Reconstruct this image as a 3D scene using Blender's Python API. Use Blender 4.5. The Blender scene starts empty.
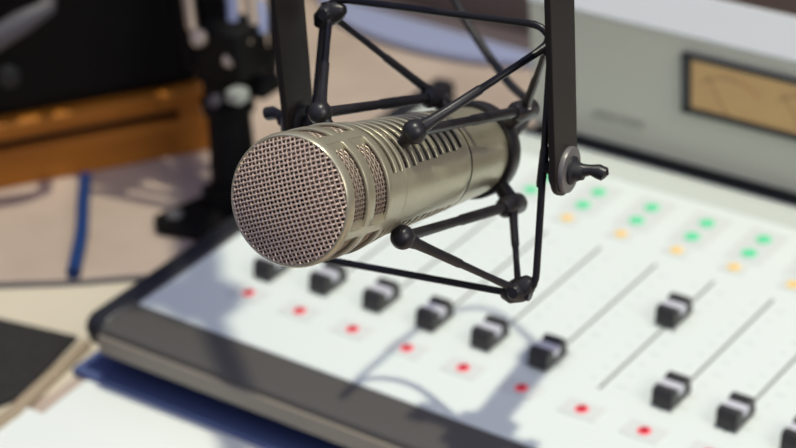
import bpy, bmesh, math, random
from mathutils import Vector, Matrix
V = Vector
sc = bpy.context.scene
COL = sc.collection
random.seed(4)

# ------------------------------------------------------------------ camera
cd = bpy.data.cameras.new('camera'); cam = bpy.data.objects.new('camera', cd); COL.objects.link(cam)
_r = V((0.80824, 0.58586, -0.05935)).normalized()
_b = V((0.53198, -0.68323, 0.50020)); _b = (_b - _r*_b.dot(_r)).normalized()
_u = _b.cross(_r)
cam.matrix_world = Matrix(((_r.x,_u.x,_b.x,0.78503),(_r.y,_u.y,_b.y,-0.85457),(_r.z,_u.z,_b.z,0.71102),(0,0,0,1)))
cd.sensor_width = 36; cd.lens = 99.93; cd.clip_start = 0.01; cd.clip_end = 50
cd.dof.use_dof = True; cd.dof.focus_distance = 0.905; cd.dof.aperture_fstop = 9.0; cd.dof.aperture_blades = 0
sc.camera = cam

# ------------------------------------------------------------------ world, sun, exposure
w = bpy.data.worlds.new('world'); sc.world = w; w.use_nodes = True
bgn = w.node_tree.nodes['Background']
_wt = w.node_tree; _tc = _wt.nodes.new('ShaderNodeTexCoord'); _sx = _wt.nodes.new('ShaderNodeSeparateXYZ'); _cr = _wt.nodes.new('ShaderNodeValToRGB'); _mr = _wt.nodes.new('ShaderNodeMapRange')
_wt.links.new(_tc.outputs['Generated'], _sx.inputs[0]); _wt.links.new(_sx.outputs['Z'], _mr.inputs[0]); _mr.inputs[1].default_value = -1; _mr.inputs[2].default_value = 1
_wt.links.new(_mr.outputs[0], _cr.inputs[0]); _wt.links.new(_cr.outputs['Color'], bgn.inputs['Color'])
_cr.color_ramp.elements[0].position = 0.35; _cr.color_ramp.elements[0].color = (0.10, 0.095, 0.10, 1)
_cr.color_ramp.elements[1].position = 0.85; _cr.color_ramp.elements[1].color = (0.70, 0.76, 1.22, 1)
bgn.inputs['Strength'].default_value = 0.45
sd = bpy.data.lights.new('sun', 'SUN'); sd.energy = 2.2; sd.angle = math.radians(0.8); sd.color = (1.0, 0.97, 0.80)
sun = bpy.data.objects.new('sun', sd); COL.objects.link(sun)
SUN_D = V((-0.10, -0.12, -1.0))
sun.rotation_euler = SUN_D.to_track_quat('-Z', 'Y').to_euler(); sun.location = (0.3, 0.9, 2)
ld = bpy.data.lights.new('fill_light', 'AREA'); ld.shape = 'RECTANGLE'; ld.size = 1.0; ld.size_y = 0.9  # soft fill lamp added at the right; no window stands there
ld.energy = 18; ld.color = (1.0, 0.95, 0.84)
wl = bpy.data.objects.new('fill_light', ld); COL.objects.link(wl); wl.location = (2.1, -0.5, 1.5)
wl.rotation_euler = (V((0.2, 0, 0.2)) - wl.location).to_track_quat('-Z', 'Y').to_euler()
vs = sc.view_settings; vs.view_transform = 'Standard'; vs.look = 'None'; vs.exposure = 0.0; vs.gamma = 1; vs.use_curve_mapping = False

# ------------------------------------------------------------------ materials
def mat(name, col, rough=0.5, metal=0.0, emit=None, es=0.0, noise=None, bump=None, spec=None, coat=0, trans=0):
    m = bpy.data.materials.new(name); m.use_nodes = True
    nt = m.node_tree; b = nt.nodes['Principled BSDF']
    b.inputs['Base Color'].default_value = (*col, 1); b.inputs['Roughness'].default_value = rough
    b.inputs['Metallic'].default_value = metal
    if spec is not None: b.inputs['Specular IOR Level'].default_value = spec
    if coat: b.inputs['Coat Weight'].default_value = coat
    if trans: b.inputs['Transmission Weight'].default_value = trans
    if emit: b.inputs['Emission Color'].default_value = (*emit, 1); b.inputs['Emission Strength'].default_value = es
    if noise or bump:
        tc = nt.nodes.new('ShaderNodeTexCoord')
    if noise:                                   # (scale, amount, second colour, stretch)
        mp = nt.nodes.new('ShaderNodeMapping'); mp.inputs['Scale'].default_value = noise[3] if len(noise) > 3 else (1, 1, 1)
        n = nt.nodes.new('ShaderNodeTexNoise'); n.inputs['Scale'].default_value = noise[0]; n.inputs['Detail'].default_value = 5
        mx = nt.nodes.new('ShaderNodeMix'); mx.data_type = 'RGBA'
        mx.inputs[6].default_value = (*col, 1); mx.inputs[7].default_value = (*noise[2], 1)
        r = nt.nodes.new('ShaderNodeMapRange'); r.inputs[1].default_value = 0.35; r.inputs[2].default_value = 0.65; r.inputs[4].default_value = noise[1]
        nt.links.new(tc.outputs['Object'], mp.inputs[0]); nt.links.new(mp.outputs[0], n.inputs['Vector'])
        nt.links.new(n.outputs['Fac'], r.inputs[0]); nt.links.new(r.outputs[0], mx.inputs[0]); nt.links.new(mx.outputs[2], b.inputs['Base Color'])
    if bump:
        n2 = nt.nodes.new('ShaderNodeTexNoise'); n2.inputs['Scale'].default_value = bump[0]
        bp = nt.nodes.new('ShaderNodeBump'); bp.inputs['Strength'].default_value = bump[1]; bp.inputs['Distance'].default_value = bump[2]
        nt.links.new(tc.outputs['Object'], n2.inputs['Vector']); nt.links.new(n2.outputs['Fac'], bp.inputs['Height']); nt.links.new(bp.outputs[0], b.inputs['Normal'])
    return m

M = dict(
    fawn=mat('fawn_metal', (0.54, 0.50, 0.35), 0.32, 0.6, noise=(300, 0.25, (0.42, 0.39, 0.28)), bump=(1500, 0.08, 0.0003)),
    mesh=mat('mesh_wire', (0.76, 0.60, 0.48), 0.36, 0.45),
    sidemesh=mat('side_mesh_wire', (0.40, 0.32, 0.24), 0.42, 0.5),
    foam=mat('black_foam', (0.012, 0.010, 0.010), 0.95),
    screen=mat('inner_screen', (0.15, 0.108, 0.082), 0.8, noise=(900, 0.6, (0.08, 0.06, 0.05))),
    seam=mat('dark_seam', (0.03, 0.028, 0.022), 0.6),
    wire=mat('black_wire', (0.012, 0.011, 0.012), 0.33, 0.0),
    rubber=mat('black_rubber', (0.014, 0.013, 0.014), 0.36, noise=(300, 0.5, (0.026, 0.024, 0.026))),
    strap=mat('dark_strap', (0.020, 0.0165, 0.0145), 0.45, 0.0, bump=(2500, 0.15, 0.0002), spec=0.35),
    washer=mat('grey_washer', (0.22, 0.21, 0.20), 0.4, 0.3),
    washerlight=mat('pale_metal', (0.42, 0.44, 0.38), 0.4, 0.2),
    chrome=mat('chrome', (0.75, 0.73, 0.68), 0.15, 1.0),
    silver=mat('satin_silver', (0.62, 0.58, 0.52), 0.35, 0.9),
    brass=mat('warm_steel', (0.62, 0.50, 0.36), 0.35, 0.8),
    panel=mat('console_panel', (0.80, 0.86, 0.80), 0.42, noise=(25, 0.3, (0.77, 0.84, 0.78))),
    panelgrey=mat('console_panel_grey', (0.62, 0.67, 0.60), 0.5),
    plate=mat('button_plate', (0.72, 0.76, 0.71), 0.5),
    tick=mat('scale_print', (0.60, 0.66, 0.61), 0.6),
    slot=mat('slot_black', (0.22, 0.23, 0.20), 0.7),
    bezel=mat('bezel_charcoal', (0.10, 0.094, 0.082), 0.38, 0.1, bump=(1200, 0.1, 0.0002)),
    endcap=mat('endcap_black', (0.018, 0.018, 0.022), 0.35),
    trim=mat('trim_taupe', (0.27, 0.235, 0.185), 0.5),
    navy=mat('navy_blue', (0.085, 0.12, 0.27), 0.5),
    under=mat('under_black', (0.015, 0.015, 0.017), 0.6),
    cap=mat('fader_black', (0.035, 0.033, 0.031), 0.38),
    capw=mat('fader_white', (0.62, 0.62, 0.66), 0.5),
    btn=mat('button_white', (0.74, 0.77, 0.72), 0.4),
    red=mat('red_light', (0.70, 0.02, 0.05), 0.4, emit=(1.0, 0.0, 0.04), es=0.22),
    redc=mat('red_core', (0.32, 0.0, 0.01), 0.5, emit=(0.6, 0.0, 0.02), es=0.1),
    redh=mat('red_halo', (0.86, 0.34, 0.34), 0.4, emit=(1.0, 0.2, 0.2), es=0.12),
    amber=mat('amber_light', (0.80, 0.50, 0.12), 0.4, emit=(1.0, 0.55, 0.10), es=0.20),
    amberh=mat('amber_lens', (0.86, 0.72, 0.38), 0.4, emit=(1.0, 0.70, 0.30), es=0.08),
    green=mat('green_light', (0.10, 0.62, 0.30), 0.5, emit=(0.10, 0.85, 0.36), es=0.18),
    bridge=mat('bridge_grey', (0.60, 0.59, 0.47), 0.45, 0.1),
    bridgetop=mat('bridge_light_grey', (0.66, 0.68, 0.66), 0.4),
    badge=mat('badge_grey', (0.42, 0.42, 0.35), 0.5),
    metergold=mat('meter_face', (0.50, 0.33, 0.13), 0.5, emit=(0.9, 0.52, 0.18), es=0.10, noise=(60, 0.5, (0.44, 0.27, 0.12))),
    meterink=mat('meter_ink', (0.32, 0.18, 0.09), 0.6),
    meterred=mat('meter_red', (0.50, 0.16, 0.07), 0.6),
    desk=mat('desk_laminate', (0.57, 0.455, 0.365), 0.42, noise=(14, 0.7, (0.43, 0.335, 0.265))),
    deskfront=mat('desk_cream', (0.74, 0.66, 0.50), 0.45, noise=(12, 0.5, (0.68, 0.60, 0.46))),
    tan=mat('tan_board', (0.42, 0.33, 0.22), 0.5),
    paper=mat('paper', (0.84, 0.88, 0.82), 0.7),
    mat_=mat('dark_felt', (0.020, 0.018, 0.016), 0.9, noise=(200, 0.6, (0.032, 0.029, 0.027))),
    wood=mat('orange_wood', (0.50, 0.18, 0.022), 0.42, spec=0.25, noise=(6, 0.8, (0.32, 0.105, 0.012), (1, 1, 9)), bump=(60, 0.1, 0.001)),
    groove=mat('dark_groove', (0.018, 0.010, 0.006), 0.8),
    black=mat('equipment_black', (0.006, 0.0055, 0.005), 0.6, spec=0.15),
    grey=mat('grey_plastic', (0.10, 0.092, 0.10), 0.5),
    blue=mat('blue_cable', (0.008, 0.045, 0.17), 0.45),
    bluetie=mat('navy_tie', (0.01, 0.02, 0.08), 0.5),
    palesheet=mat('pale_blue_plastic', (0.34, 0.38, 0.56), 0.25),
    mauve=mat('mauve_fabric', (0.19, 0.145, 0.125), 0.9, bump=(400, 0.3, 0.001)),
    wall=mat('wall_paint', (0.45, 0.42, 0.40), 0.9),
    floor=mat('floor_carpet', (0.12, 0.11, 0.11), 0.95, bump=(300, 0.4, 0.003)),
    cable=mat('cable_black', (0.02, 0.018, 0.018), 0.5),
)

# ------------------------------------------------------------------ helpers
def tag(o, label=None, cat=None, group=None, kind=None):
    if label: o['label'] = label
    if cat: o['category'] = cat
    if group: o['group'] = group
    if kind: o['kind'] = kind
    return o

def empty(name, loc=(0, 0, 0), label=None, cat=None, mw=None, group=None):
    o = bpy.data.objects.new(name, None); COL.objects.link(o); o.empty_display_size = 0.02
    if mw is not None: o.matrix_world = mw
    else: o.location = loc
    return tag(o, label, cat, group)

class MB:
    def __init__(s): s.v = []; s.f = []; s.m = []
    def add(s, vs_, fs, mi=0):
        n = len(s.v); s.v += [tuple(p) for p in vs_]
        s.f += [tuple(i+n for i in f) for f in fs]; s.m += [mi]*len(fs); return s
    def box(s, a, b, mi=0):
        x0, y0, z0 = a; x1, y1, z1 = b
        return s.add([(x0,y0,z0),(x1,y0,z0),(x1,y1,z0),(x0,y1,z0),(x0,y0,z1),(x1,y0,z1),(x1,y1,z1),(x0,y1,z1)],
              [(3,2,1,0),(4,5,6,7),(0,1,5,4),(1,2,6,5),(2,3,7,6),(3,0,4,7)], mi)
    def prism(s, pts, d, mi=0):                 # pts: planar polygon in 3D, d: extrusion vector
        n = len(pts); d = V(d); A = [V(p) for p in pts]; B = [p+d for p in A]
        return s.add(A+B, [tuple(range(n))[::-1], tuple(range(n, 2*n))] + [(i, (i+1) % n, n+(i+1) % n, n+i) for i in range(n)], mi)
    def tube(s, pts, r, seg=10, mi=0, closed=False, caps=True):
        P = [V(p) for p in pts]; n = len(P); rr = r if isinstance(r, (list, tuple)) else [r]*n
        prev = None; vs_ = []; 
        for i in range(n):
            if closed: t = P[(i+1) % n]-P[i-1]
            else: t = P[min(i+1, n-1)]-P[max(i-1, 0)]
            t.normalize()
            if prev is None: u = t.orthogonal().normalized()
            else: u = (prev - t*prev.dot(t)).normalized()
            prev = u; w_ = t.cross(u)
            for k in range(seg):
                a = 2*math.pi*k/seg; vs_.append(P[i]+(u*math.cos(a)+w_*math.sin(a))*rr[i])
        fs = []
        for i in range(n if closed else n-1):
            j = (i+1) % n
            for k in range(seg):
                fs.append((i*seg+k, i*seg+(k+1) % seg, j*seg+(k+1) % seg, j*seg+k))
        if caps and not closed: fs += [tuple(range(seg))[::-1], tuple(range((n-1)*seg, n*seg))]
        return s.add(vs_, fs, mi)
    def lathe(s, prof, o, ax, seg=32, mi=0):    # prof: (distance along ax, radius)
        ax = V(ax).normalized(); o = V(o); u = ax.orthogonal().normalized(); w_ = ax.cross(u); vs_ = []
        for d, r in prof:
            for k in range(seg):
                a = 2*math.pi*k/seg; vs_.append(o+ax*d+(u*math.cos(a)+w_*math.sin(a))*max(r, 1e-6))
        fs = []
        for i in range(len(prof)-1):
            for k in range(seg): fs.append((i*seg+k, i*seg+(k+1) % seg, (i+1)*seg+(k+1) % seg, (i+1)*seg+k))
        return s.add(vs_, fs, mi)
    def ball(s, c, r, mi=0, sc_=(1, 1, 1), seg=24):
        c = V(c); vs_ = []; fs = []; n = seg//2
        for i in range(n+1):
            t = math.pi*i/n
            for k in range(seg):
                a = 2*math.pi*k/seg
                vs_.append((c.x+r*sc_[0]*math.sin(t)*math.cos(a), c.y+r*sc_[1]*math.sin(t)*math.sin(a), c.z+r*sc_[2]*math.cos(t)))
        for i in range(n):
            for k in range(seg): fs.append((i*seg+k, (i+1)*seg+k, (i+1)*seg+(k+1) % seg, i*seg+(k+1) % seg))
        return s.add(vs_, fs, mi)
    def build(s, name, ms, parent=None, smooth=True, bevel=0, ang=40):
        me = bpy.data.meshes.new(name); me.from_pydata(s.v, [], s.f)
        if not isinstance(ms, (list, tuple)): ms = [ms]
        for m in ms: me.materials.append(m)
        for p, i in zip(me.polygons, s.m): p.material_index = i
        bm = bmesh.new(); bm.from_mesh(me)
        bmesh.ops.remove_doubles(bm, verts=bm.verts, dist=1e-6)
        bmesh.ops.recalc_face_normals(bm, faces=bm.faces); bm.to_mesh(me); bm.free()
        if smooth:
            for p in me.polygons: p.use_smooth = True
            me.set_sharp_from_angle(angle=math.radians(ang))
        o = bpy.data.objects.new(name, me); COL.objects.link(o)
        if parent: o.parent = parent
        if bevel:
            b = o.modifiers.new('bevel', 'BEVEL'); b.width = bevel; b.segments = 3; b.limit_method = 'ANGLE'; b.angle_limit = math.radians(35)
            b.harden_normals = False
        return o

def bez(pts, n=12):                             # Catmull-Rom through the points
    P = [V(p) for p in pts]; P = [P[0]*2-P[1]]+P+[P[-1]*2-P[-2]]; out = []
    for i in range(1, len(P)-2):
        for k in range(n):
            t = k/n; a, b, c, d = P[i-1], P[i], P[i+1], P[i+2]
            out.append(0.5*((2*b)+(c-a)*t+(2*a-5*b+4*c-d)*t*t+(3*b-a-3*c+d)*t**3))
    out.append(P[-2]); return out

def rounded(pts, r, n=5, closed=True):
    P = [V(p) for p in pts]; N = len(P); out = []
    for i in range(N):
        if not closed and i in (0, N-1): out.append(P[i]); continue
        a, b, c = P[i-1], P[i], P[(i+1) % N]
        p0 = b+(a-b).normalized()*r; p1 = b+(c-b).normalized()*r
        for k in range(n+1):
            t = k/n; out.append(p0*(1-t)**2+b*2*t*(1-t)+p1*t*t)
    return out

DZ = -0.042                                     # desk top height (console panel is z = 0)

# ------------------------------------------------------------------ setting
tag(MB().box((-1.7, -1.6, -0.83), (2.2, 1.75, -0.80)).build('floor', M['floor'], smooth=False), kind='structure')
tag(MB().box((-1.7, 1.6, -0.80), (2.2, 1.75, 1.7)).build('wall_back', M['wall'], smooth=False), kind='structure')
tag(MB().box((-1.85, -1.6, -0.80), (-1.7, 1.75, 1.7)).build('wall_left', M['wall'], smooth=False), kind='structure')

desk = empty('studio_desk', (0.2, 0.4, -0.80), 'long beige laminate studio desk under the mixing console', 'desk')
def dp(o): o.parent = desk; o.matrix_parent_inverse = Matrix.Translation((-0.2, -0.4, 0.80)); return o
dp(MB().box((-0.9, -0.35, DZ-0.03), (1.3, 1.2, DZ)).build('desk_top', M['desk'], bevel=0.002))
for x, y in ((-0.8, -0.25), (1.2, -0.25), (-0.8, 1.1), (1.2, 1.1)):
    dp(MB().box((x-0.03, y-0.03, -0.80), (x+0.03, y+0.03, DZ-0.03)).build('leg', M['under'], bevel=0.002))

scr = empty('desk_screen', (0.1, 0.468, DZ), 'low brown mauve fabric privacy screen standing behind the console', 'screen')
s1 = MB().box((-0.75, 0, 0.0), (1.0, 0.022, 0.20)).build('fabric_panel', M['mauve'], scr, bevel=0.004)
s2 = MB().box((-0.755, -0.003, 0.20), (1.005, 0.025, 0.208)).build('top_rail', M['under'], scr, bevel=0.002)

# ------------------------------------------------------------------ mixing console
con = empty('mixing_console', (0, 0, DZ), 'large pale broadcast mixing console with black faders and lit buttons', 'mixing console')
def cp(o, par=None):
    o.parent = par or con
    if par is None: o.matrix_parent_inverse = Matrix.Translation((0, 0, -DZ))
    return o
CX1 = 0.50
cp(MB().prism([(-0.056, y, z) for y, z in ((-0.076,-0.004),(-0.0745,-0.0012),(-0.070,-0.0003),(-0.046,0.0),(0.2695,0.0),(0.2695,-0.018),(-0.076,-0.018))], (CX1+0.056, 0, 0)).build('bezel', M['bezel'], bevel=0.0008))
ec = cp(MB().prism([(-0.0725, y, z) for y, z in ((-0.072,-0.007),(-0.069,-0.002),(-0.064,0.0),(0.305,0.0),(0.305,-0.020),(-0.070,-0.020))], (0.0165, 0, 0)).build('end_cap', M['endcap'], bevel=0.0025))
ec['label'] = 'black moulded end cap at the left side of the console'
cp(MB().box((-0.055, -0.0785, -0.0165), (CX1, -0.0758, -0.0045)).build('front_trim', M['trim'], bevel=0.0008))['label'] = 'taupe strip along the front lip'
cp(MB().box((-0.060, -0.045, DZ), (CX1-0.01, 0.268, -0.018)).build('underframe', M['under'], bevel=0.001))
cp(MB().box((-0.081, -0.0795, DZ), (CX1-0.01, 0.268, DZ+0.006)).build('blue_band_slab', M['navy'], bevel=0.001))['label'] = 'navy blue slab filling the band under the front lip'  # navy slab assumed here to fill the blue band below the lip
cp(MB().box((-0.052, -0.0435, -0.001), (CX1-0.006, 0.262, 0.0008)).build('control_panel', M['panel'], bevel=0.0005))['label'] = 'white control panel plate'
cp(MB().box((-0.052, 0.236, 0.0007), (CX1-0.006, 0.261, 0.0012)).build('panel_strip', M['panelgrey'], bevel=0.0002))['label'] = 'grey strip along the rear of the panel'

ZP = 0.0008
caps_y = [0.0273, 0.0322, 0.0332, 0.0324, 0.0319, 0.0318, 0.107, 0.0343, 0.0347, 0.0330, 0.0325, 0.034]
def make_slot():
    mb = MB().box((-0.0009, 0.0226, 0), (0.0009, 0.1555, 0.00025))
    return mb.build('fader_slot', M['slot'], smooth=False)
def make_ticks():
    mb = MB()
    for k in range(10):
        y = 0.030+k*0.0128; L = 0.0062 if k % 3 == 0 else 0.004
        mb.box((0.0065, y, 0), (0.0065+L, y+0.0008, 0.00015)); mb.box((-0.0065-0.0035, y, 0), (-0.0065, y+0.0008, 0.00015))
    return mb.build('scale_marks', M['tick'], smooth=False)
def make_fader():
    # saddle shaped cap: two humps with a white line across the dip
    def sweep(prof, x, dx, name, m, bev):
        mb = MB(); mb.prism([(x, y, z) for y, z in prof], (dx, 0, 0)); return mb.build(name, m, bevel=bev)
    prof = [(-0.0118, 0.0012), (-0.0104, 0.0100), (-0.0088, 0.0122), (-0.0050, 0.0122), (-0.0026, 0.0100), (0.0022, 0.0100),
            (0.0046, 0.0122), (0.0092, 0.0122), (0.0104, 0.0100), (0.0118, 0.0012)]
    o = sweep(prof, -0.0066, 0.0132, 'fader_cap', M['cap'], 0.0007)
    st = MB().prism([(-0.0068, y, z) for y, z in ((-0.0036,0.0112),(-0.0026,0.0103),(0.0022,0.0103),(0.0028,0.0107),(0.0026,0.0060),(-0.0034,0.0060))], (0.0136, 0, 0)).build('white_line', M['capw'], o, bevel=0.0003)
    sk = MB().box((-0.0022, -0.004, -0.0002), (0.0022, 0.004, 0.0030)).build('fader_stem', M['under'], o, bevel=0.0003)
    return o
def make_button(kind):
    # rectangular key with a round lit lens
    if kind == 'green':
        o = MB().box((-0.0088, -0.0060, 0), (0.0088, 0.0060, 0.0006)).build('green_button', M['plate'], bevel=0.0002)
        MB().lathe([(0, 0.0050), (0.0004, 0.0049), (0.0009, 0.0034), (0.0011, 0)], (0, 0, 0.0006), (0, 0, 1)).build('lit_lens', M['green'], o)
    elif kind == 'amber':
        o = MB().box((-0.0085, -0.0058, 0), (0.0085, 0.0058, 0.0006)).build('amber_button', M['btn'], bevel=0.0002)
        MB().lathe([(0, 0.0046), (0.0003, 0.0044), (0.0005, 0.0028)], (0, 0, 0.0006), (0, 0, 1)).build('glow_ring', M['amberh'], o)
        MB().lathe([(0, 0.0029), (0.0004, 0.0026), (0.0007, 0)], (0, 0, 0.0010), (0, 0, 1)).build('lit_lens', M['amber'], o)
    else:
        o = MB().box((-0.0120, -0.0075, 0), (0.0120, 0.0075, 0.0006)).build('red_button', M['btn'], bevel=0.0002)
        MB().lathe([(0, 0.0044), (0.0003, 0.0042), (0.0004, 0.0026)], (0, 0, 0.0006), (0, 0, 1)).build('glow_ring', M['redh'], o)  # pink ring paints the bloom around the red light
        MB().lathe([(0, 0.0033), (0.0004, 0.0030), (0.0007, 0.0010)], (0, 0, 0.0009), (0, 0, 1)).build('lit_lens', M['red'], o)
        MB().lathe([(0, 0.0018), (0.0005, 0.0016), (0.0006, 0)], (0, 0, 0.0015), (0, 0, 1)).build('lens_core', M['redc'], o)
    return o
def place(proto, x, y, first, par=None):
    if first: o = proto
    else:
        o = proto.copy(); COL.objects.link(o)
        for ch in proto.children:
            c = ch.copy(); COL.objects.link(c); c.parent = o
    o.parent = con; o.location = (x, y, ZP-DZ)
    return o
fad, slot, tk = make_fader(), make_slot(), make_ticks()
rb, ab, gb = make_button('red'), make_button('amber'), make_button('green')
bp = MB().box((-0.013, -0.0205, -0.0001), (0.013, 0.0205, 0.0002)).build('button_plate', M['plate'], smooth=False)
for i in range(12):
    x = i*0.04
    place(slot, x-0.0028, 0, i == 0); place(tk, x-0.0028, 0, i == 0)
    place(fad, x-0.0028, caps_y[i], i == 0)
    place(rb, x, 0, i == 0); place(ab, x, 0.1756, i == 0)
    place(gb, x, 0.1948, i == 0); place(gb, x, 0.2139, False)
    place(bp, x, 0.205, i == 0)

# meter bridge (child of the console)
BX0 = 0.031
br = cp(MB().prism([(BX0, y, z) for y, z in ((0.274,0.0115),(0.272,0.0035),(0.320,0.0035),(0.318,0.080),(0.2955,0.110),(0.292,0.1140),(0.2725,0.0975),(0.272,0.094))], (CX1-BX0, 0, 0)).build('meter_bridge', [M['bridge']], bevel=0.0012))
bt = MB().prism([(BX0-0.0005, y, z) for y, z in ((0.2715,0.0955),(0.2925,0.1135),(0.2965,0.1100),(0.2985,0.1110),(0.2935,0.1165),(0.2910,0.1165),(0.2700,0.0980))], (CX1-BX0+0.001, 0, 0)).build('bridge_top', M['bridgetop'], bevel=0.0008)
bt.parent = br; bt['label'] = 'light grey sloping top of the meter bridge'
o = MB().box((BX0+0.004, 0.2697, DZ), (CX1-0.004, 0.318, 0.004)).build('bridge_gap', M['under'], smooth=False); o.parent = br; o['label'] = 'black recess under the meter bridge'
o = MB().box((BX0-0.002, 0.2625, 0.0002), (CX1, 0.2695, 0.0016)).build('rear_seam', M['under'], smooth=False); o.parent = br
# small grey maker's badge, out of focus in the photo
mb = MB(); bx = 0.080
for k, (wd, gap) in enumerate(((.0030,.0012),(.0026,.0010),(.0030,.0012),(.0024,.0010),(.0030,.0032),(.0026,.0010),(.0028,.0012),(.0024,.0010),(.0030,.0010),(.0024,0))):
    mb.box((bx, 0.2714, 0.0210), (bx+wd, 0.2722, 0.0245)); bx += wd+gap
o = mb.build('badge', M['badge'], smooth=False); o.parent = br; o['label'] = 'small grey raised lettering, too blurred to read'
def make_meter(x0, w_=0.118, h=0.0415):
    z0 = 0.0435
    fr = MB(); y0 = 0.2690; t = 0.0028
    fr.box((x0, y0, z0), (x0+0.0065, 0.2735, z0+h)); fr.box((x0+w_-t, y0, z0), (x0+w_, 0.2735, z0+h))
    fr.box((x0, y0, z0), (x0+w_, 0.2735, z0+t+0.001)); fr.box((x0, y0, z0+h-t), (x0+w_, 0.2735, z0+h))
    f_ = fr.build('meter_frame', M['endcap'], br, bevel=0.0004)
    fc = MB(); fc.box((x0+0.005, 0.2705, z0+0.002), (x0+w_-0.002, 0.2722, z0+h-0.002), 0)
    for cx in (x0+w_*0.29, x0+w_*0.75):
        N = 22; r0 = 0.0295; cz = z0+0.001
        for k in range(N):
            a0 = math.radians(48+84*k/N); a1 = math.radians(48+84*(k+1)/N); mi = 2 if k < 7 else 1
            for ri, ro in ((r0, r0+0.0008),):
                fc.add([(cx+ri*math.cos(a0), 0.2704, cz+ri*math.sin(a0)), (cx+ro*math.cos(a0), 0.2704, cz+ro*math.sin(a0)),
                        (cx+ro*math.cos(a1), 0.2704, cz+ro*math.sin(a1)), (cx+ri*math.cos(a1), 0.2704, cz+ri*math.sin(a1))], [(0, 1, 2, 3)], mi)
            if k % 3 == 0:
                p = V((cx+(r0)*math.cos(a0), 0.2703, cz+r0*math.sin(a0))); q = V((cx+(r0+0.003)*math.cos(a0), 0.2703, cz+(r0+0.003)*math.sin(a0)))
                fc.tube([p, q], 0.00022, 4, mi)
        fc.tube([(cx, 0.2702, cz+0.002), (cx-0.017, 0.2702, cz+0.030)], 0.00025, 4, 1)
    fo = fc.build('meter_face', [M['metergold'], M['meterink'], M['meterred']], br, smooth=False)
    f_['label'] = 'black frame of the level meter'; fo['label'] = 'glowing amber level meter face with scales'
make_meter(0.1497); make_meter(0.305)

# ------------------------------------------------------------------ microphone (local: x right, y along the axis from the face, z up)
F1 = V((0.2826, -0.2790, 0.2843)); AX = V((-0.1449, 0.9283, -0.3424)).normalized()
E1 = AX.cross(V((0, 0, 1))).normalized(); E2 = E1.cross(AX).normalized()
MW = Matrix(((E1.x, AX.x, E2.x, F1.x), (E1.y, AX.y, E2.y, F1.y), (E1.z, AX.z, E2.z, F1.z), (0, 0, 0, 1)))
mic = empty('studio_microphone', label='champagne grey dynamic microphone with round woven grille hung above the console', cat='microphone', mw=MW)

def shell(rows, dphi, hole, th, name, m, par, r_of):
    """rows: list of s values; cells missing where hole(s, phi) is true; walls built as real thickness"""
    N = int(360/dphi); rows_n = len(rows); bm = bmesh.new(); g = []
    for s in rows:
        g.append([bm.verts.new((r_of(s)*math.cos(math.radians(k*dphi)), s, r_of(s)*math.sin(math.radians(k*dphi)))) for k in range(N)])
    for i in range(rows_n-1):
        sm = (rows[i]+rows[i+1])/2
        for k in range(N):
            if hole and hole(sm, ((k+0.5)*dphi) % 360): continue
            bm.faces.new((g[i][k], g[i+1][k], g[i+1][(k+1) % N], g[i][(k+1) % N]))
    bmesh.ops.delete(bm, geom=[v for v in bm.verts if not v.link_faces], context='VERTS')
    bmesh.ops.recalc_face_normals(bm, faces=bm.faces)
    me = bpy.data.meshes.new(name); bm.to_mesh(me); bm.free(); me.materials.append(m)
    for p in me.polygons: p.use_smooth = True
    o = bpy.data.objects.new(name, me); COL.objects.link(o); o.parent = par
    sol = o.modifiers.new('solid', 'SOLIDIFY'); sol.thickness = th; sol.offset = -1
    bv = o.modifiers.new('bevel', 'BEVEL'); bv.width = 0.0003; bv.segments = 2; bv.limit_method = 'ANGLE'; bv.angle_limit = math.radians(50)
    # outward normals check
    c = me.polygons[0]; 
    if V((c.center.x, 0, c.center.z)).dot(c.normal) < 0: me.flip_normals()
    me.set_sharp_from_angle(angle=math.radians(40))
    return o
# radius along the axis
PR = [(0.0003, 0.0262), (0.0012, 0.0268), (0.0025, 0.0272), (0.004, 0.0274), (0.035, 0.0275), (0.040, 0.0270), (0.053, 0.0259), (0.0545, 0.0257), (0.0555, 0.0253), (0.118, 0.0232), (0.135, 0.0224),
      (0.163, 0.0212), (0.169, 0.0206), (0.172, 0.0196), (0.174, 0.0180)]
def rad(s):
    for (a, ra), (b, rb_) in zip(PR, PR[1:]):
        if s <= b: return ra+(rb_-ra)*(s-a)/(b-a)
    return PR[-1][1]
def inang(p, a, b): return (p-a) % 360 < (b-a) % 360
BARS = (67.5, 157.5, 247.5, 337.5)
def near_bar(p, w_): return any(abs((p-b+180) % 360-180) < w_ for b in BARS)
W1, W2 = (0.0052, 0.0165), (0.0228, 0.0350)
def hole_head(s, p):
    if W1[0] < s < W1[1] or W2[0] < s < W2[1]: return not near_bar(p, 4.4)
    if 0.0415 < s < 0.0452 or 0.0488 < s < 0.0522: return inang(p, 22, 150) or inang(p, 205, 328)
    return False
rows = [0.0003, 0.0012, 0.0025, 0.004, W1[0], 0.009, 0.013, W1[1], 0.0195, W2[0], 0.027, 0.031, W2[1], 0.0385, 0.0415, 0.0452, 0.0488, 0.0522, 0.0545, 0.0555]
shell(rows, 1.5, hole_head, 0.0013, 'grille_shell', M['fawn'], mic, rad)
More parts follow.
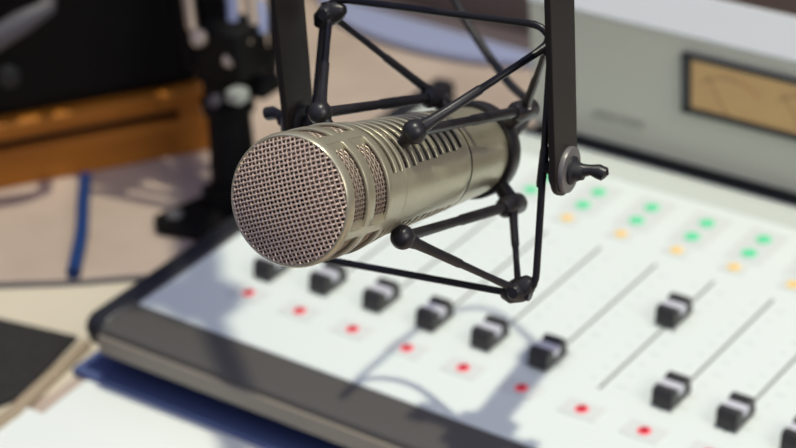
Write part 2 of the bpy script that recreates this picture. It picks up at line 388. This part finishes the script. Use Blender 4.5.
# scooped ramps at both ends of each side window
for (w0, w1) in (W1, W2):
    for b in BARS:
        for sg in (-1, 1):
            a0 = b+sg*4.0; a1 = b+sg*11.5; N = 5; vs_ = []
            for k in range(N+1):
                aa = math.radians(a0+(a1-a0)*k/N); rr = 0.02715-(0.02715-0.0257)*k/N
                for s_ in (w0-0.0002, w1+0.0002): vs_.append((rr*math.cos(aa), s_, rr*math.sin(aa)))
                for s_ in (w1+0.0002, w0-0.0002): vs_.append((0.0256*math.cos(aa), s_, 0.0256*math.sin(aa)))
            fs = [(0, 1, 2, 3), (4*N, 4*N+3, 4*N+2, 4*N+1)]
            for k in range(N):
                for j in range(4): fs.append((4*k+j, 4*k+(j+1) % 4, 4*k+4+(j+1) % 4, 4*k+4+j))
            MB().add(vs_, fs).build('window_ramp', M['fawn'], mic, ang=30)
slots = [(0.0562+0.0073*k, 0.0562+0.0073*k+0.0043) for k in range(9)]
def hole_body(s, p):
    lo = 24+(s-0.056)*90; dn = 327-(s-0.056)*120
    return any(a < s < b for a, b in slots) and (inang(p, lo, 152) or inang(p, 205, dn))
rows = [0.0555]+[v for ab_ in slots for v in ab_]+[0.1245]
shell(rows, 2, hole_body, 0.0012, 'body_shell', M['fawn'], mic, rad)
o = MB().lathe([(0.1244, rad(.1245)-0.0005), (0.1244, rad(.1245)-0.0012), (0.1257, rad(.1255)-0.0012), (0.1257, rad(.1255)-0.0005)], (0, 0, 0), (0, 1, 0), 64).build('seam_ring', M['seam'], mic)
MB().lathe([(s, rad(s)) for s in (0.1256, 0.135, 0.145, 0.155, 0.163, 0.166, 0.169, 0.1705, 0.172, 0.173, 0.174)]+[(0.1742, 0)], (0, 0, 0), (0, 1, 0), 64).build('tail_shell', M['fawn'], mic)
MB().lathe([(0.174, 0.0095), (0.196, 0.0095), (0.197, 0.0088), (0.204, 0.0088)], (0, 0, 0), (0, 1, 0), 32).build('tail_socket', M['silver'], mic)['label'] = 'silver connector socket at the tail'
# woven face grille
def woven(mb, path, n, step_w, r, phase, seg=6, mi=0):
    pass
mb = MB(); RD = 0.0259; PY = 0.00185; PX = 0.00190; rot = math.radians(22); h0 = 0.0055
def dome(x, z):
    q = (x*x+z*z)/(RD*RD); return 0.0010-h0*(1-q)
def wv(mb, fam):
    pit = PY if fam == 0 else PX; oth = PX if fam == 0 else PY; n = int(RD/pit)
    for j in range(-n, n+1):
        c = j*pit; L = math.sqrt(max(RD*RD-c*c, 0))
        if L < 0.002: continue
        k0 = -int(L/(oth/4)); pts = []
        for k in range(k0, -k0+1):
            u = k*oth/4
            ph = math.cos(math.pi*u/oth + (math.pi if j % 2 else 0))*(1 if fam == 0 else -1)
            x, z = (u, c) if fam == 0 else (c, u)
            X = x*math.cos(rot)-z*math.sin(rot); Z = x*math.sin(rot)+z*math.cos(rot)
            pts.append((X, dome(X, Z)-0.00034*ph-(0.00008 if fam == 0 else 0), Z))
        mb.tube(pts, 0.00041 if fam == 0 else 0.00034, 6)
wv(mb, 0); wv(mb, 1)
mb.build('face_mesh', M['mesh'], mic)['label'] = 'round woven wire mesh over the front'
pts = []
mb = MB().lathe([(0.0042, 0.0249), (0.0024, 0.0222), (-0.0004, 0.0170), (-0.0018, 0.0120), (-0.0014, 0.008), (-0.0014, 0)], (0, 0, 0), (0, 1, 0), 48)
mb.build('inner_screen', M['screen'], mic)
MB().lathe([(0.0012, 0.0125), (-0.0020, 0.0118), (-0.0034, 0.0080), (-0.0038, 0.0)], (-0.0015, 0, 0.0045), (0, 1, 0), 6).build('foam_core', M['foam'], mic)
MB().lathe([(0.0030, 0.0256), (0.0012, 0.0261), (0.0005, 0.0258)], (0, 0, 0), (0, 1, 0), 64).build('face_gasket', M['seam'], mic)
# side mesh behind the windows
mb = MB()
def ringmesh(mb, s0, s1, r, pit):
    n = int(round(2*math.pi*r/pit)/2)*2; m_ = max(2, int(round((s1-s0)/pit)))
    for j in range(m_+1):
        s = s0+(s1-s0)*j/m_; pts = []
        for k in range(n*2):
            a = 2*math.pi*k/(n*2); rr = r+0.00022*math.cos(math.pi*k/2+(math.pi if j % 2 else 0))
            pts.append((rr*math.cos(a), s, rr*math.sin(a)))
        mb.tube(pts, 0.00034, 5, closed=True)
    for k in range(n):
        a = 2*math.pi*k/n; pts = []
        for j in range(m_*2+1):
            s = s0+(s1-s0)*j/(m_*2); rr = r-0.00022*math.cos(math.pi*j/2)*(1 if k % 2 == 0 else -1)
            pts.append((rr*math.cos(a), s, rr*math.sin(a)))
        mb.tube(pts, 0.00034, 5)
ringmesh(mb, 0.0045, 0.0175, 0.0255, 0.0019); ringmesh(mb, 0.0220, 0.0360, 0.0255, 0.0019); ringmesh(mb, 0.0405, 0.0535, 0.0239, 0.0020); ringmesh(mb, 0.0545, 0.0690, 0.0222, 0.0021)
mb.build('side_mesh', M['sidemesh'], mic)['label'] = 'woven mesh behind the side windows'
MB().lathe([(0.005, 0.0232), (0.038, 0.0232), (0.053, 0.0215)], (0, 0, 0), (0, 1, 0), 48).build('inner_sleeve', M['screen'], mic)
MB().lathe([(0.053, 0.0205), (0.1240, 0.0188)], (0, 0, 0), (0, 1, 0), 48).build('inner_tube', M['foam'], mic)

# ------------------------------------------------------------------ shock mount (same local frame)
sm = empty('shock_mount', label='black wire frame suspension cradle with flat yoke holding the microphone', cat='shock mount', mw=MW)
LC = [(-0.0538, 0.117, 0.0670), (0.0560, 0.117, 0.0700), (0.0625, 0.117, -0.0480), (-0.0540, 0.117, -0.0515)]
JC = [(-0.0510, 0.117, 0.0600), (0.0550, 0.117, 0.0615), (0.0545, 0.117, -0.0465), (-0.0510, 0.117, -0.0465)]
MB().tube(rounded(LC, 0.011, 7), 0.00165, 12, closed=True).build('wire_loop', M['wire'], sm)['label'] = 'square black wire loop'
FB = [(-0.0225, 0.063, 0.0252), (0.0222, 0.063, 0.0246), (0.0218, 0.063, -0.0204), (-0.0222, 0.063, -0.0200)]
RC = [(-0.0190, 0.170, 0.0226), (0.0258, 0.170, 0.0236), (0.0252, 0.170, -0.0210), (-0.0190, 0.170, -0.0210)]
cen = V((0.0018, 0.117, 0.007))
for i in range(4):
    c = V(LC[i]); k = V(JC[i]); sx = 1 if c.x > 0 else -1; sz = 1 if c.z > 0 else -1
    cb = MB()
    if i == 1:
        cb.tube([c+V((-0.0002, 0, -0.003)), c+V((-0.0004, 0, -0.007)), c+V((-0.0005, 0, -0.0125))], [0.0020, 0.0027, 0.0020], 12)
    else:
        cb.tube([k+V((-sx*0.0075, 0, sz*0.0030)), k+V((-sx*0.0045, 0, sz*0.0022)), k+V((0, 0, 0)), k+V((sx*0.0035, 0, -sz*0.0035)), k+V((sx*0.0045, 0, -sz*0.0065))], [0.0022, 0.0046, 0.0056, 0.0046, 0.0026], 14)
        cb.tube([k+V((0, -0.0065, 0)), k+V((0, -0.004, 0)), k+V((0, 0.004, 0)), k+V((0, 0.0065, 0))], [0.0024, 0.0044, 0.0044, 0.0024], 14)
        cb.tube([k, k+(c-k)*0.75], [0.0040, 0.0026], 12)
    cb.build('corner_joint', M['rubber'], sm)
    fb, rc = V(FB[i]), V(RC[i])
    for q, nm in ((fb, 'front_arm'), (rc, 'rear_arm')):
        d = q-k; ln = d.length; d.normalize()
        pp = [k+d*ln*t for t in (0, 0.08, 0.30, 0.5, 0.52, 0.75, 0.88, 0.95, 1.0)]
        rr = [0.0026, 0.0018, 0.0016, 0.0017, 0.0021, 0.0022, 0.0025, 0.0034, 0.0040]
        if nm == 'rear_arm': rr = [r*0.9 for r in rr]
        MB().tube(pp, rr, 14).build(nm, M['rubber'], sm)
    MB().ball(fb, 0.0053).build('ball_joint', M['rubber'], sm)
    MB().tube([fb, fb+(rc-fb)*0.08, fb+(rc-fb)*0.5, fb+(rc-fb)*0.51, fb+(rc-fb)*0.92, rc], [0.0030, 0.0024, 0.0021, 0.0025, 0.0025, 0.0028], 14).build('side_rod', M['rubber'], sm)
    ri = V((rc.x, 0, rc.z)).normalized()
    cl = MB().tube([rc+V((0, -0.012, 0)), rc+V((0, -0.009, 0)), rc+V((0, 0.006, 0)), rc+V((0, 0.009, 0))], [0.0030, 0.0048, 0.0050, 0.0030], 16)
    cl.tube([rc, rc+V((0, 0.004, 0))-ri*0.011], [0.0044, 0.0036], 12)
    clo = cl.build('rear_clip', M['rubber'], sm)
    MB().lathe([(0, 0.0022), (0.0006, 0.0020), (0.0008, 0)], rc+ri*0.0046+V((0, -0.005, 0)), ri, 16).build('clip_rivet', M['chrome'], clo)
    # small foot that grips the mic body at the front
    fi = V((fb.x, 0, fb.z)).normalized()
    gap = V((fb.x, 0, fb.z)).length-0.0252
    MB().tube([fb-fi*0.0035, fb-fi*gap], [0.0030, 0.0026], 12).build('grip_foot', M['rubber'], sm)
ring = MB().lathe([(0.1710, 0.0206), (0.1710, 0.0224), (0.1720, 0.0230), (0.1790, 0.0228), (0.1800, 0.0222), (0.1800, 0.0150), (0.1745, 0.0150), (0.1745, 0.0206), (0.1710, 0.0206)], (0, 0, 0), (0, 1, 0), 64).build('clamp_ring', M['rubber'], sm)

# yoke: flat straps stand vertical in the world, so work along 'up' in local coordinates
UP = V((0, AX.z, E2.z)).normalized(); FWD = V((0, UP.z, -UP.y))      # both in the plane normal to x
def strap(px, sgn, pv, name):
    mb = MB(); W = 0.0125; T = 0.0030; pts = []
    H = 0.118
    for k in range(13):                        # rounded lower end
        a = math.pi+math.pi*k/12; pts.append(FWD*(W*0.94*math.cos(a))+UP*(W*0.94*math.sin(a)))
    pts += [FWD*W*0.97+UP*0.02, FWD*W+UP*H, FWD*-W+UP*H, FWD*-W*0.97+UP*0.02]
    pts = [pv+p for p in pts]
    mb.prism(pts, (sgn*T, 0, 0))
    return mb.build(name, M['strap'], sm, bevel=0.0005)
PVR = V((0.0655, 0.1215, 0.0095)); PVL = V((-0.0625, 0.1215, 0.0085))
PVR_ = PVR
s_r = strap(0, 1, PVR, 'yoke_strap'); s_l = strap(0, -1, PVL, 'yoke_strap')
top0 = PVL+UP*0.116+V((-0.003, 0, 0)); top1 = PVR+UP*0.116+V((0.003, 0, 0))
mb = MB().prism([top0-FWD*0.0125, top1-FWD*0.0125, top1+FWD*0.0125, top0+FWD*0.0125], UP*0.003)
mb.build('yoke_bridge', M['strap'], sm, bevel=0.0008)
for pv, sg in ((PVR, 1), (PVL, -1)):
    X = V((sg, 0, 0)); o0 = pv+X*0.003
    ws = MB().lathe([(0, 0.0102), (0.0012, 0.0104), (0.0022, 0.0100), (0.0024, 0.0060)], o0, X, 36).build('washer', M['washer'], sm, bevel=0)
    bolt = MB().lathe([(0.0020, 0.0064), (0.0034, 0.0062), (0.0046, 0.0044), (0.0080, 0.0034), (0.0090, 0.0)], o0, X, 24).build('pivot_bolt', M['under'], sm)
    wg = MB(); b0 = o0+X*0.0045
    wg.tube([b0, b0+X*0.003+V((0, 0, 0.0008)), b0+X*0.0060+V((0, 0.001, 0.0014)), b0+X*0.0090+V((0, 0.002, 0.0012)), b0+X*0.0120+V((0, 0.0024, 0.0004)), b0+X*0.0130+V((0, 0.0026, -0.0004))], [0.0046, 0.0030, 0.0024, 0.0033, 0.0032, 0.0014], 16)
    wg.build('thumb_wing', M['rubber'], bolt)
    MB().lathe([(-0.0005, 0.0085), (-0.0022, 0.0082), (-0.0024, 0.003)], pv, X, 30).build('pivot_pad', M['under'], sm)
    loopx = 0.0592 if sg > 0 else -0.0560
    p_in = V((loopx, 0.117, pv.z))
    MB().tube([pv-X*0.001, p_in], [0.0032, 0.0028], 14).build('pivot_pin', M['under'], sm)
    MB().tube([V((loopx, 0.117, pv.z+0.009)), V((loopx, 0.117, pv.z+0.007)), V((loopx, 0.117, pv.z-0.007)), V((loopx, 0.117, pv.z-0.009))], [0.0018, 0.0021, 0.0021, 0.0018], 14).build('pivot_sleeve', M['rubber'], sm)

# ------------------------------------------------------------------ unseen boom arm holding the yoke, shaped to cast the panel shadows
ytop = MW @ (V(((top0.x+top1.x)/2, top0.y, top0.z))+UP*0.003)
EL = V((0.236, 0.092, 0.450)); JN = V((0.08, 0.10, 1.00)); TOP = V((-0.36, 0.60, 1.08)); BASE = V((-0.45, 0.75, DZ))
ba = empty('shadow_boom_arm', BASE, 'unseen black boom arm holding the microphone yoke, shaped to cast the panel shadows', 'boom arm')
def bpar(o): o.parent = ba; o.matrix_parent_inverse = Matrix.Translation(-BASE); return o
bpar(MB().tube([ytop+V((0, 0, 0.0004)), ytop+V((0, 0, 0.012)), ytop+V((0, 0, 0.013)), ytop+V((0, 0, 0.030))], [0.011, 0.011, 0.007, 0.007], 24).build('swivel', M['under']))
A0 = ytop+V((0, 0, 0.030))
def lerp(a, b, t): return a+(b-a)*t
bpar(MB().tube([A0, EL], 0.0100, 20).build('shadow_tube', M['wire']))  # unseen stub added for the band of shadow on the panel
bpar(MB().ball(A0, 0.013).build('wrist_joint', M['under']))
bpar(MB().tube([lerp(A0, EL, 0.60), lerp(A0, EL, 0.61), lerp(A0, EL, 0.71), lerp(A0, EL, 0.72)], [0.011, 0.018, 0.018, 0.011], 20).build('shadow_clamp', M['under']))
q = lerp(A0, EL, 0.66)
bpar(MB().tube([q+V((-0.044, 0, 0)), q+V((-0.034, 0, 0)), q+V((-0.032, 0, 0)), q+V((0.026, 0, 0)), q+V((0.027, 0, 0)), q+V((0.034, 0, 0))], [0.009, 0.009, 0.006, 0.006, 0.009, 0.009], 16).build('shadow_knob', M['under']))  # clamp and knob added to widen that shadow at its front
bpar(MB().tube([EL+(A0-EL).normalized()*0.012, EL+(EL-A0).normalized()*0.006], [0.0125, 0.0125], 20).build('end_cap', M['under']))
bpar(MB().tube([A0, lerp(A0, JN, 0.5), JN], 0.0085, 18).build('lower_arm', M['wire']))
bpar(MB().ball(JN, 0.026).build('elbow_joint', M['under']))  # unseen elbow placed to drop a soft shadow on the panel's left
bpar(MB().tube([JN+V((0, 0, 0)), JN+V((-0.03, -0.012, 0.0)), JN+V((-0.055, 0.02, 0))], [0.014, 0.020, 0.008], 18).build('elbow_knob', M['under']))
bpar(MB().tube([JN, TOP], 0.013, 18).build('upper_arm', M['wire']))
bpar(MB().ball(TOP, 0.020).build('shoulder_joint', M['under']))
bpar(MB().tube([TOP, V((-0.45, 0.75, 1.03)), BASE+V((0, 0, 0.01))], 0.012, 18).build('mast', M['wire']))
bpar(MB().lathe([(0.012, 0.012), (0.010, 0.05), (0.0002, 0.055), (0.0002, 0)], BASE, (0, 0, 1), 32).build('base_plate', M['under']))

# cable from the tail of the microphone; unseen upper loop placed for its shadow
tail = MW @ V((0, 0.192, 0))
d_ = AX
pts = [tail, tail+d_*0.020, tail+d_*0.036+V((0, 0, 0.004)), V((0.2268, -0.022, 0.1975)), V((0.2085, -0.0185, 0.2085)), V((0.1678, -0.0007, 0.2347)), V((0.148, -0.002, 0.29)), V((0.154, -0.012, 0.38)),
       V((0.157, 0.03, 0.438)), V((0.159, 0.088, 0.445)), V((0.181, 0.114, 0.448)), V((0.225, 0.098, 0.449))]
cb = empty('microphone_cable', tail, 'thin black cable looping up from the silver plug at the microphone tail', 'cable')
def cpar(o): o.parent = cb; o.matrix_parent_inverse = Matrix.Translation(-tail); return o
cpar(MB().tube(bez(pts[1:], 12), 0.0023, 10).build('cable_cord', M['cable']))
cpar(MB().tube([tail+d_*-0.004, tail+d_*0.0, tail+d_*0.016, tail+d_*0.018], [0.0085, 0.0092, 0.0092, 0.0080], 24).build('plug_body', M['silver']))
cpar(MB().tube([tail+d_*0.018, tail+d_*0.026], [0.0072, 0.0040], 20).build('plug_boot', M['rubber']))

# ------------------------------------------------------------------ spring arm stand behind the left end of the console
SB = V((-0.130, 0.125, DZ))
st = empty('spring_arm_stand', SB, 'black spring arm stand with bright bolts at the left end of the console', 'stand')
def sp(m_, name, mt, par=None, **k):
    o = m_.build(name, mt, **k); o.parent = par or st
    if par is None: o.matrix_parent_inverse = Matrix.Translation(-SB)
    return o
fp = MB(); base_pts = [V((-0.160, 0.086, DZ)), V((-0.150, 0.078, DZ)), V((-0.100, 0.088, DZ)), V((-0.084, 0.118, DZ)), V((-0.090, 0.165, DZ)), V((-0.135, 0.175, DZ))]
fp.prism(base_pts, (0, 0, 0.010)); sp(fp, 'foot_plate', M['black'], bevel=0.003)
sp(MB().lathe([(0, 0.006), (0.002, 0.0055), (0.003, 0)], (-0.146, 0.093, DZ+0.010), (0, 0, 1), 20), 'foot_bolt', M['washer'])
sp(MB().tube([(-0.126, 0.135, DZ+0.009), (-0.126, 0.135, DZ+0.018), (-0.128, 0.138, DZ+0.020), (-0.134, 0.146, 0.030)], [0.024, 0.023, 0.0165, 0.0150], 28), 'column', M['black'])
sp(MB().tube([(-0.134, 0.146, 0.026), (-0.134, 0.146, 0.029), (-0.134, 0.146, 0.037), (-0.134, 0.146, 0.039)], [0.0150, 0.0185, 0.0185, 0.014], 28), 'collar', M['black'])
hd = sp(MB().box((-0.150, 0.138, 0.036), (-0.118, 0.164, 0.075)), 'head_block', M['black'], bevel=0.003)
def bolt(p, r, mt, name='bolt'):
    d = V((0.55, -0.70, 0.45)).normalized()
    sp(MB().lathe([(-0.006, r), (0.004, r), (0.0055, r*0.8), (0.006, 0)], p, d, 20), name, mt)
sp(MB().box((-0.1455, 0.130, 0.0285), (-0.1260, 0.140, 0.0365)), 'bright_plate', M['chrome'], bevel=0.002)
bolt(V((-0.1149, 0.1318, 0.0766)), 0.0052, M['brass']); bolt(V((-0.1102, 0.1435, 0.0875)), 0.0052, M['brass']); bolt(V((-0.1352, 0.1261, 0.0905)), 0.0062, M['brass'])
sp(MB().box((-0.142, 0.128, 0.062), (-0.104, 0.160, 0.098)), 'clevis', M['black'], bevel=0.003)
sp(MB().tube([(-0.1360, 0.1262, 0.0905), (-0.1403, 0.1257, 0.098), (-0.1475, 0.1330, 0.116), (-0.19, 0.155, 0.39)], [0.003, 0.0042, 0.0045, 0.0045], 12), 'front_spring', M['brass'])
sp(MB().tube([(-0.1102, 0.1440, 0.0885), (-0.1080, 0.1520, 0.097), (-0.1145, 0.1578, 0.113), (-0.17, 0.19, 0.39)], [0.003, 0.0040, 0.0042, 0.0042], 12), 'rear_spring', M['brass'])
sp(MB().tube([(-0.1215, 0.1460, 0.098), (-0.1230, 0.1492, 0.110), (-0.175, 0.172, 0.39)], 0.0040, 12), 'blue_link', M['palesheet'])
sp(MB().tube([(-0.1030, 0.1540, 0.090), (-0.1050, 0.1575, 0.101), (-0.1100, 0.162, 0.108)], 0.0034, 12), 'blue_link', M['palesheet'])
sp(MB().box((-0.1100, 0.1180, 0.0520), (-0.0985, 0.1300, 0.0610)), 'bright_plate', M['washerlight'], bevel=0.0015)
sp(MB().tube([(-0.1175, 0.1126, 0.0530), (-0.1178, 0.1180, 0.0530)], [0.0040, 0.0040], 14), 'side_knob', M['grey'])
sp(MB().tube([(-0.097, 0.150, 0.068), (-0.093, 0.168, 0.100), (-0.140, 0.19, 0.36)], 0.0032, 12), 'thin_rod', M['black'])
sp(MB().tube([(-0.166, 0.158, 0.050), (-0.171, 0.160, 0.070), (-0.186, 0.168, 0.155), (-0.230, 0.19, 0.40)], 0.0105, 16), 'arm_link', M['black'])
sp(MB().tube([(-0.150, 0.163, 0.050), (-0.160, 0.172, 0.150), (-0.200, 0.20, 0.40)], 0.008, 12), 'arm_link', M['black'])
sp(MB().tube([(-0.112, 0.165, 0.04), (-0.116, 0.180, 0.07), (-0.120, 0.19, 0.12), (-0.18, 0.22, 0.36)], 0.0045, 12), 'arm_link', M['black'])
sp(MB().box((-0.245, 0.165, 0.39), (-0.165, 0.215, 0.42)), 'elbow_block', M['black'], bevel=0.004)
sp(MB().box((-0.165, 0.150, 0.040), (-0.105, 0.172, 0.052)), 'cross_bar', M['black'], bevel=0.002)

# ------------------------------------------------------------------ wooden rack and black unit
ang = math.atan2(0.7928, 0.6095)
RM = Matrix.Translation((-0.1965, 0.1944, DZ)) @ Matrix.Rotation(ang, 4, 'Z')
rk = empty('wooden_rack', label='orange brown wooden rack with a long dark groove, on the desk at left', cat='rack', mw=RM)
# local: x along the front (negative to the left of the picture), y away from the camera
wd = MB().box((-0.62, 0, 0), (0.0, 0.26, 0.0185)); wd.box((-0.62, 0, 0.0325), (0.0, 0.26, 0.0490)); wd.box((-0.020, 0, 0.0185), (0.0, 0.26, 0.0325)); wd.box((-0.62, 0, 0.0185), (-0.60, 0.26, 0.0325))
wd = MB()
prof_top = MB().box((-0.62, 0.0, 0.0), (0.0, 0.26, 0.0285)); prof_top.build('lower_board', M['wood'], rk, bevel=0.0015)
MB().box((-0.62, 0.0, 0.0372), (0.0, 0.26, 0.0500)).build('upper_board', M['wood'], rk, bevel=0.0015)
MB().box((-0.022, 0.0, 0.0285), (0.0, 0.26, 0.0372)).build('end_block', M['wood'], rk, bevel=0.0003)
MB().box((-0.60, 0.010, 0.0285), (-0.022, 0.25, 0.0372)).build('groove_back', M['groove'], rk, smooth=False)
BM = RM @ Matrix.Translation((0, 0, 0.0502))
un = empty('black_equipment_case', label='black equipment case resting on the wooden rack', cat='equipment case', mw=BM)
MB().box((-0.60, 0.012, 0), (-0.004, 0.25, 0.26)).build('case_body', M['black'], un, bevel=0.004)
MB().box((-0.34, 0.0075, 0.010), (-0.02, 0.012, 0.250)).build('front_plate', M['black'], un, bevel=0.001)
MB().tube([(-0.190, 0.010, 0.052), (-0.184, -0.012, 0.058), (-0.150, -0.018, 0.072), (-0.125, -0.020, 0.084), (-0.106, -0.016, 0.090), (-0.100, 0.010, 0.094)], [0.005, 0.007, 0.0085, 0.0085, 0.006, 0.005], 14).build('case_highlight', M['grey'], un)['label'] = 'grey curved tube standing in for a highlight on the case'  # added tube gives the case its grey highlight smear
MB().lathe([(0, 0.008), (0.006, 0.0075), (0.008, 0)], (-0.1378, 0.0078, 0.034), (0, -1, 0), 24).build('knob', M['under'], un)

# ------------------------------------------------------------------ flat things on the desk
# blue strap lying from the rack towards the console
def ribbon(c, wd_, th, n=10):
    P = bez(c, n); mb = MB(); vs_ = []; N = len(P)
    for i, p in enumerate(P):
        t = (P[min(i+1, N-1)]-P[max(i-1, 0)]); t.z = 0; t.normalize(); s_ = V((-t.y, t.x, 0))*wd_/2
        vs_ += [p-s_, p+s_, p+s_+V((0, 0, th)), p-s_+V((0, 0, th))]
    fs = [(0, 3, 2, 1), (4*(N-1), 4*(N-1)+1, 4*(N-1)+2, 4*(N-1)+3)]
    for i in range(N-1):
        for k in range(4): fs.append((4*i+k, 4*i+(k+1) % 4, 4*i+4+(k+1) % 4, 4*i+4+k))
    return mb.add(vs_, fs)
bl = MB().tube(bez([(-0.2440, 0.1080, DZ+0.0050), (-0.222, 0.082, DZ+0.0050), (-0.192, 0.048, DZ+0.0050), (-0.160, 0.006, DZ+0.0050)], 8), 0.0048, 12)
bo = bl.build('blue_cable', M['blue']); tag(bo, 'thick blue cable lying on the desk below the wooden rack', 'cable')
gc = MB().tube(bez([(-0.42, -0.17, DZ+0.0022), (-0.28, -0.085, DZ+0.0022), (-0.198, -0.029, DZ+0.0022), (-0.155, 0.000, DZ+0.0022), (-0.127, 0.0225, DZ+0.0022), (-0.088, 0.052, DZ+0.0022)], 8), 0.0020, 10)
tag(gc.build('grey_cable', M['grey']), 'thin grey cable crossing the desk at the end of the blue cable', 'cable')
cr = MB().prism([(-0.500, -0.245, DZ+0.0001), (-0.0975, -0.150, DZ+0.0001), (-0.078, -0.100, DZ+0.0001), (-0.082, 0.052, DZ+0.0001), (-0.13, 0.018, DZ+0.0001), (-0.20, -0.033, DZ+0.0001), (-0.28, -0.089, DZ+0.0001), (-0.45, -0.20, DZ+0.0001)], (0, 0, 0.0004))
tag(cr.build('cream_sheet', M['deskfront'], smooth=False), 'cream card sheet on the desk left of the console corner', 'card')
mt = MB().prism([V((-0.165, -0.058, DZ+0.0006)), V((-0.132, -0.052, DZ+0.0006)), V((-0.106, -0.0475, DZ+0.0006)), V((-0.104, -0.056, DZ+0.0006)), V((-0.090, -0.116, DZ+0.0006)), V((-0.125, -0.215, DZ+0.0006)), V((-0.30, -0.20, DZ+0.0006)), V((-0.29, -0.085, DZ+0.0006))], (0, 0, 0.003))
tag(mt.build('dark_pouch', M['mat_'], bevel=0.001), 'dark soft flat pouch on the desk at the left edge', 'pouch')
tb = MB().prism([V((-0.100, -0.048, DZ+0.0006)), V((-0.092, -0.050, DZ+0.0006)), V((-0.0765, -0.130, DZ+0.0006)), V((-0.075, -0.22, DZ+0.0006)), V((-0.086, -0.22, DZ+0.0006)), V((-0.0865, -0.130, DZ+0.0006))], (0, 0, 0.004))
tag(tb.build('wooden_ruler', M['tan'], bevel=0.0006), 'narrow tan wooden strip between the dark pouch and the white papers', 'ruler')
def sheet(name, pts, z, label, mt_='paper', cat='paper'):
    o = MB().prism([V((x, y, DZ+z)) for x, y in pts], (0, 0, 0.0004)).build(name, M[mt_], smooth=False)
    return tag(o, label, cat, None)
sheet('paper_sheet', [(-0.070, -0.060), (-0.058, -0.30), (0.17, -0.29), (0.16, -0.050)], 0.0012, 'white paper sheet tucked under the front lip of the console')
sheet('paper_sheet', [(-0.088, -0.122), (-0.082, -0.34), (0.10, -0.34), (0.115, -0.118)], 0.0022, 'white paper sheet nearest the lower left corner, on top of another sheet')
# pale blue curved tray behind the microphone
cv = MB(); outer = []; inner = []
for k in range(17):
    t = k/16; a = math.radians(200+130*t)
    outer.append(V((-0.165+0.135*math.cos(a), 0.4655+0.070*math.sin(a), DZ+0.001)))
cv.prism(outer, (0, 0, 0.006))
tag(cv.build('pale_blue_tray', M['palesheet'], bevel=0.0015), 'pale blue glossy curved tray lying against the mauve screen', 'tray')
